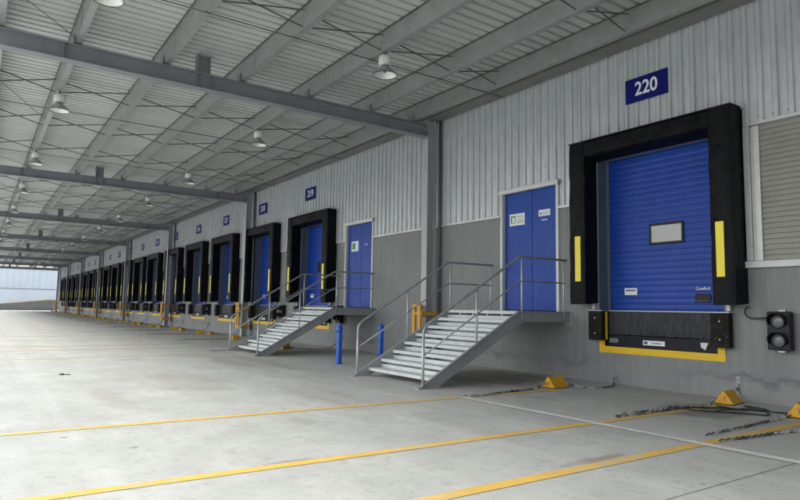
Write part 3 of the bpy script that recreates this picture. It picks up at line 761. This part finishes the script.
mb = MB(); mb.box(9.93, 10.02, 2.75, 2.80, .545, .56); mb.box(9.78, 9.9, 2.74, 2.8, .545, .552)
tag(mb.build('rag_scrap', 'brown', bevel=.004), 'small red brown scrap lying on a tread of the nearer staircase', 'scrap')

# ------------------------------------------------------------------ bollards
def bollard():
    t = thing('blue_bollard', 'x', 'bollard', (0,0,0), 'blue steel bollards between the staircases')
    MB().lathe([(.0,1.0),(.04,.995),(.064,.97),(.070,.94),(.070,.0)], (0,0,.012), 20).build('post', 'blue_post', t)
    MB().lathe([(.071,.95),(.082,.945),(.082,.80),(.071,.795)], (0,0,0), 20).build('collar', 'blue_post', t); MB().lathe([(.071,.62),(.078,.615),(.078,.58),(.071,.575)], (0,0,0), 20).build('collar', 'blue_post', t)
    MB().box(-.085,.085,-.085,.085,.001,.010).build('base_plate', 'blue_post', t)
    return t
b1 = bollard(); b2 = copy_tree(b1); b1.location = (13.87, 3.0, 0); b2.location = (13.9, 1.72, 0)
b1['label'] = 'blue steel bollard standing just below the landing of the farther staircase'
b2['label'] = 'blue steel bollard standing behind the handrail of the nearer staircase'

# ------------------------------------------------------------------ column guards
def guard():
    t = thing('column_guard', 'x', 'column guard', (0,0,0), 'amber column guards at the foot of each column')
    y = .62
    f = MB(); f.box(.06,.18,y,y+.06,.42,1.56); f.box(-.20,-.07,y,y+.06,.42,1.56); f.box(-.069,.059,y,y+.06,1.46,1.56); f.box(-.069,.059,y,y+.06,.42,.52); f.box(-.069,.059,y+.004,y+.05,1.26,1.34)
    f.build('front_frame', 'guard', t, bevel=.006)
    for z in (1.30, .50):
        for x in (-.215,):
            MB().box(x-.03, x, .0, y+.05, z-.05, z+.05).build('side_arm', 'guard', t, bevel=.005)
    p = MB(); p.box(.07,.12,.05,y,1.28,1.34); p.box(-.20,-.15,.52,y-.001,.44,.52); p.build('spacer', 'guard', t)
    return t
g0 = guard()
for i, X in enumerate(COLX):
    o = g0 if i == 0 else copy_tree(g0); o.location = (X+.08, 0, 0)
    o['label'] = 'amber steel guard at the foot of the %s column from the camera' % ORD[i]

# ------------------------------------------------------------------ wheel chocks
def chock():
    t = thing('wheel_chock', 'x', 'wheel chock', (0,0,0), 'orange yellow wheel chocks on the floor by the docks')
    m_ = MB(); L = .21
    m_.prism([(-.15,-L,.010),(.15,-L,.010),(.018,-L,.205),(-.018,-L,.205)], (0,2*L,0))
    m_.build('wedge', 'chock', t, bevel=.008)
    MB().box(-.155,.155,-L-.005,L+.005,.001,.0095).build('rubber_foot', 'rubber', t)
    e = MB(); e.tube([(-.02, L+.005+.03*math.sin(a), .10+.03*math.cos(a)) for a in [k*math.pi/5 for k in range(10)]], .006, 6, closed=True); e.build('ring', 'chain', t)
    return t
c0 = chock()
ch = [(5.28, .57, math.radians(8), 'orange yellow wheel chock on the floor just below dock 220, right of the chain'),
      (4.07, .93, math.radians(12), 'orange yellow wheel chock cut by the right edge of the picture'),
      (8.0, 1.60, math.radians(4), 'orange yellow wheel chock on the floor beside the nearer staircase')]
ch.append((19.35, 2.05, .4, 'orange yellow wheel chock under the farther staircase by dock 219'))
for i in range(2, len(DOCKC)):
    c = DOCKC[i]
    ch.append((c-.75, 1.50, random.uniform(-.2,.4), 'orange wheel chock, left of two at the %s dock from the camera' % ORD[i]))
    ch.append((c-1.75+random.uniform(-.2,.2), 1.32, random.uniform(.6,1.5), 'orange wheel chock, right of two at the %s dock from the camera' % ORD[i]))
for i, (x, y, r, lab) in enumerate(ch):
    o = c0 if i == 0 else copy_tree(c0); o.location = (x, y, 0); o.rotation_euler = (0,0,r); o['label'] = lab
    if i > 3: o.scale = (.78, .78, .82)

# ------------------------------------------------------------------ chains
def spline(pts, step):
    P = [Vector(p) for p in pts]; out = []
    for i in range(len(P)-1):
        p0 = P[max(i-1,0)]; p1 = P[i]; p2 = P[i+1]; p3 = P[min(i+2, len(P)-1)]
        for k in range(24):
            u = k/24; out.append(.5*((2*p1)+(p2-p0)*u+(2*p0-5*p1+4*p2-p3)*u*u+(3*p1-p0-3*p2+p3)*u**3))
    out.append(P[-1]); res = [out[0]]; acc = 0
    for a, b_ in zip(out[:-1], out[1:]):
        L = (b_-a).length; pos = 0
        while acc+(L-pos) >= step:
            pos += step-acc; acc = 0; res.append(a.lerp(b_, pos/L))
        acc += L-pos
    return res
def chain(pts, mat='chain', link=.072, w=.0155, r=.0085, seg=8, n=5):
    mb = MB(); P = spline(pts, link*.80)
    for i in range(len(P)-1):
        a, b_ = P[i], P[i+1]; t = (b_-a).normalized(); ref = Vector((0,0,1)) if abs(t.z) < .9 else Vector((1,0,0))
        s = t.cross(ref).normalized(); u = s.cross(t)
        tw = math.radians(40 if i % 2 else -50); s2 = s*math.cos(tw)+u*math.sin(tw)
        c = (a+b_)/2+Vector((random.uniform(-.002,.002), random.uniform(-.002,.002), 0)); h = link/2
        ring = [c+t*(h*math.cos(q))*1.0+s2*(w*math.sin(q))*1.35 for q in [2*math.pi*k/seg for k in range(seg)]]
        mb.tube(ring, r, n, closed=True)
    return mb
def wig(a, b_, n, amp, z=.012):
    out = []
    for k in range(n+1):
        u = k/n; out.append((a[0]+(b_[0]-a[0])*u+random.uniform(-amp, amp), a[1]+(b_[1]-a[1])*u+random.uniform(-amp*.4, amp*.4), z))
    return out
CG = 'steel chains fastened to the wheel chocks'
def put_chain(mb, label): return tag(mb.build('chock_chain', 'chain'), label, 'chain', CG)
m_ = chain([(8.02,1.84,.10),(8.04,2.0,.03)]+wig((8.0,2.15),(7.78,3.75),6,.02)); m_2 = chain(wig((7.97,2.25),(7.93,2.9),5,.03,.02)); m_.add(m_2.v, m_2.f, True)
m_2 = chain(wig((7.78,3.70),(7.88,3.98),4,.02,.014)); m_.add(m_2.v, m_2.f, True)
put_chain(m_, 'steel chain lying on the yellow floor line beside the nearer staircase')
put_chain(chain([(7.98,1.42,.09),(7.7,1.2,.014),(7.5,.9,.012),(7.55,.5,.012),(7.75,.16,.05),(7.85,.03,.22)]), 'steel chain rising from the floor to the wall left of dock 220')
m_ = chain([(5.32,.86,.10),(5.33,1.0,.03)]+wig((5.30,1.15),(5.36,3.4),6,.02)); m_2 = chain(wig((5.33,1.05),(5.47,3.1),6,.02)); m_.add(m_2.v, m_2.f, True)
put_chain(m_, 'doubled steel chain stretched along the floor from the chock below dock 220')
put_chain(chain([(5.30,.36,.06),(5.32,.22,.02),(5.36,.08,.06),(5.40,.035,.16),(5.41,.03,.27)]), 'short steel chain from the floor up to the chalk number on the wall')
put_chain(chain([(4.13,1.03,.10),(4.12,1.15,.03)]+wig((4.12,1.3),(4.02,3.5),6,.02)), 'steel chain from the chock at the right picture edge, upper of two')
put_chain(chain(wig((3.55,1.9),(3.78,3.7),5,.02)), 'steel chain at the right picture edge, lower of two')
for i in range(1, len(DOCKC)):
    c = DOCKC[i]; x = c-.75 if i > 1 else 19.35
    y0 = 1.75 if i > 1 else 2.3
    far = i > 4
    put_chain(chain(wig((x, y0), (x+random.uniform(-.3,.2), y0+2.3), 8, .05), link=.07 if far else .055, r=.011 if far else .008, seg=6, n=3, w=.018 if far else .013), 'steel chain lying flat on the floor before the %s dock from the camera' % ORD[i])
    if i > 1:
        put_chain(chain([(x-.9, 1.2, .1), (x-1.1, .8, .015), (x-1.35, .3, .02), (x-1.45, .03, .3), (x-1.47, .02, .5)], link=.07 if far else .055, r=.011 if far else .008, seg=6, n=3, w=.018), 'thin steel chain from wall to floor beside the %s dock from the camera' % ORD[i])
    else:
        put_chain(chain([(19.3, 1.9, .08), (19.0, 1.4, .015), (18.9, .6, .03), (18.85, .06, .45)], link=.055, r=.008), 'thin steel chain rising from the floor to the wall under the farther landing')
# black cable tangle
mb = MB()
def cable(pts, r=.011): mb.tube(spline(pts, .04), r, 6)
cable([(5.22,1.05,.012),(5.02,1.15,.012),(5.35,1.62,.012),(5.50,1.92,.012),(5.2,1.95,.03),(4.95,1.72,.012),(4.85,1.40,.03),(4.72,1.05,.012),(4.9,.98,.012)])
cable([(4.75,1.02,.014),(4.45,.95,.012),(4.25,.82,.012),(4.2,.98,.012),(4.22,1.12,.014)])
cable([(5.45,1.80,.02),(5.2,1.55,.012),(5.0,1.30,.03),(4.85,1.12,.012),(4.6,1.05,.03),(4.52,.88,.012),(4.7,.72,.012),(4.9,.85,.03),(4.62,1.0,.02)])
cable([(4.45,1.1,.02),(4.35,1.3,.012),(4.6,1.45,.012),(4.8,1.6,.012),(4.95,1.75,.012)])
tag(mb.build('cable_tangle', 'cable'), 'tangled thin black cable on the floor between the two wheel chocks below dock 220', 'cable')
# chalk number on the wall
ck = thing('chalk_number', 'small white number sprayed sideways on the concrete wall above the wheel chock', 'marking', (5.40,0,0))
wall_text('digits', '315', .085, 0, .003, .33, 'offwhite', ck, .001, math.radians(90), 1.0)
# litter on the floor, dark lump
mb = MB(); mb.lathe([(0,.035),(.03,.03),(.055,.012),(.065,.002)], (14.05,9.2,0), 9); mb.tube([(14.05,9.2,.01),(13.98,9.05,.01)], .008, 5)
tag(mb.build('floor_debris', 'cable'), 'small dark lump of debris lying on the open concrete floor at left', 'debris')

# ------------------------------------------------------------------ far end: ramp wall and pale blue building
R_ = thing('far_ramp', 'grey concrete ramp wall with rail rising to the docks at the far end', 'ramp', (0,0,0))
mb = MB(); xr = 119.
mb.prism([(xr,-4,0),(xr,40,0),(xr,40,.05),(xr,14,.25),(xr,7.5,.95),(xr,.5,1.72),(xr,-4,1.74)], (3.4,0,0)); mb.build('ramp_wall', 'ramp', R_)
mb = MB(); mb.prism([(xr-.03,-4,1.745),(xr-.03,.5,1.725),(xr-.03,7.5,.955),(xr-.03,14,.255),(xr-.03,14,.36),(xr-.03,7.5,1.06),(xr-.03,.5,1.83),(xr-.03,-4,1.85)], (.2,0,0)); mb.build('ramp_kerb', 'yellow_line', R_)
mb = MB()
def zr(y): return 1.8 if y < .5 else 1.8-(y-.5)*.11 if y < 7.5 else 1.03-(y-7.5)*.1
ys = [-3, .5, 3, 5.5, 7.5, 10, 12.5]
for d in (.55, 1.05): mb.tube([(xr+.1, y, zr(y)+d) for y in ys], .035, 6)
for y in ys: mb.tube([(xr+.1, y, zr(y)), (xr+.1, y, zr(y)+1.05)], .035, 6)
mb.build('ramp_rail', 'offwhite', R_)
F_ = thing('far_building', 'pale blue metal clad building closing the far end of the yard', 'building', (0,0,0))
mb = MB(); xf = 127.; yy = -30.
pts = []
while yy < 60: pts += [(yy,0),(yy+.55,0),(yy+.62,-.07),(yy+.82,-.07),(yy+.89,0)]; yy += 1.0
n = len(pts); mb.add([(xf+p[1], p[0], 3.75) for p in pts]+[(xf+p[1], p[0], 7.15) for p in pts], [(i, i+1, n+i+1, n+i) for i in range(n-1)])
mb.box(xf+.02, xf+12, -30, 60, 3.7, 7.1)
mb.build('upper_cladding', 'far_wall', F_)
MB().box(xf-.02, xf+12, -30, 60, 0, 3.62).build('lower_wall', 'far_wall2', F_)
MB().box(xf-.10, xf+12, -30, 60, 3.621, 3.699).build('seam_flashing', 'stringer', F_)
MB().box(xf-.12, xf+12.1, -30, 60, 7.151, 7.3).build('parapet', 'offwhite', F_)
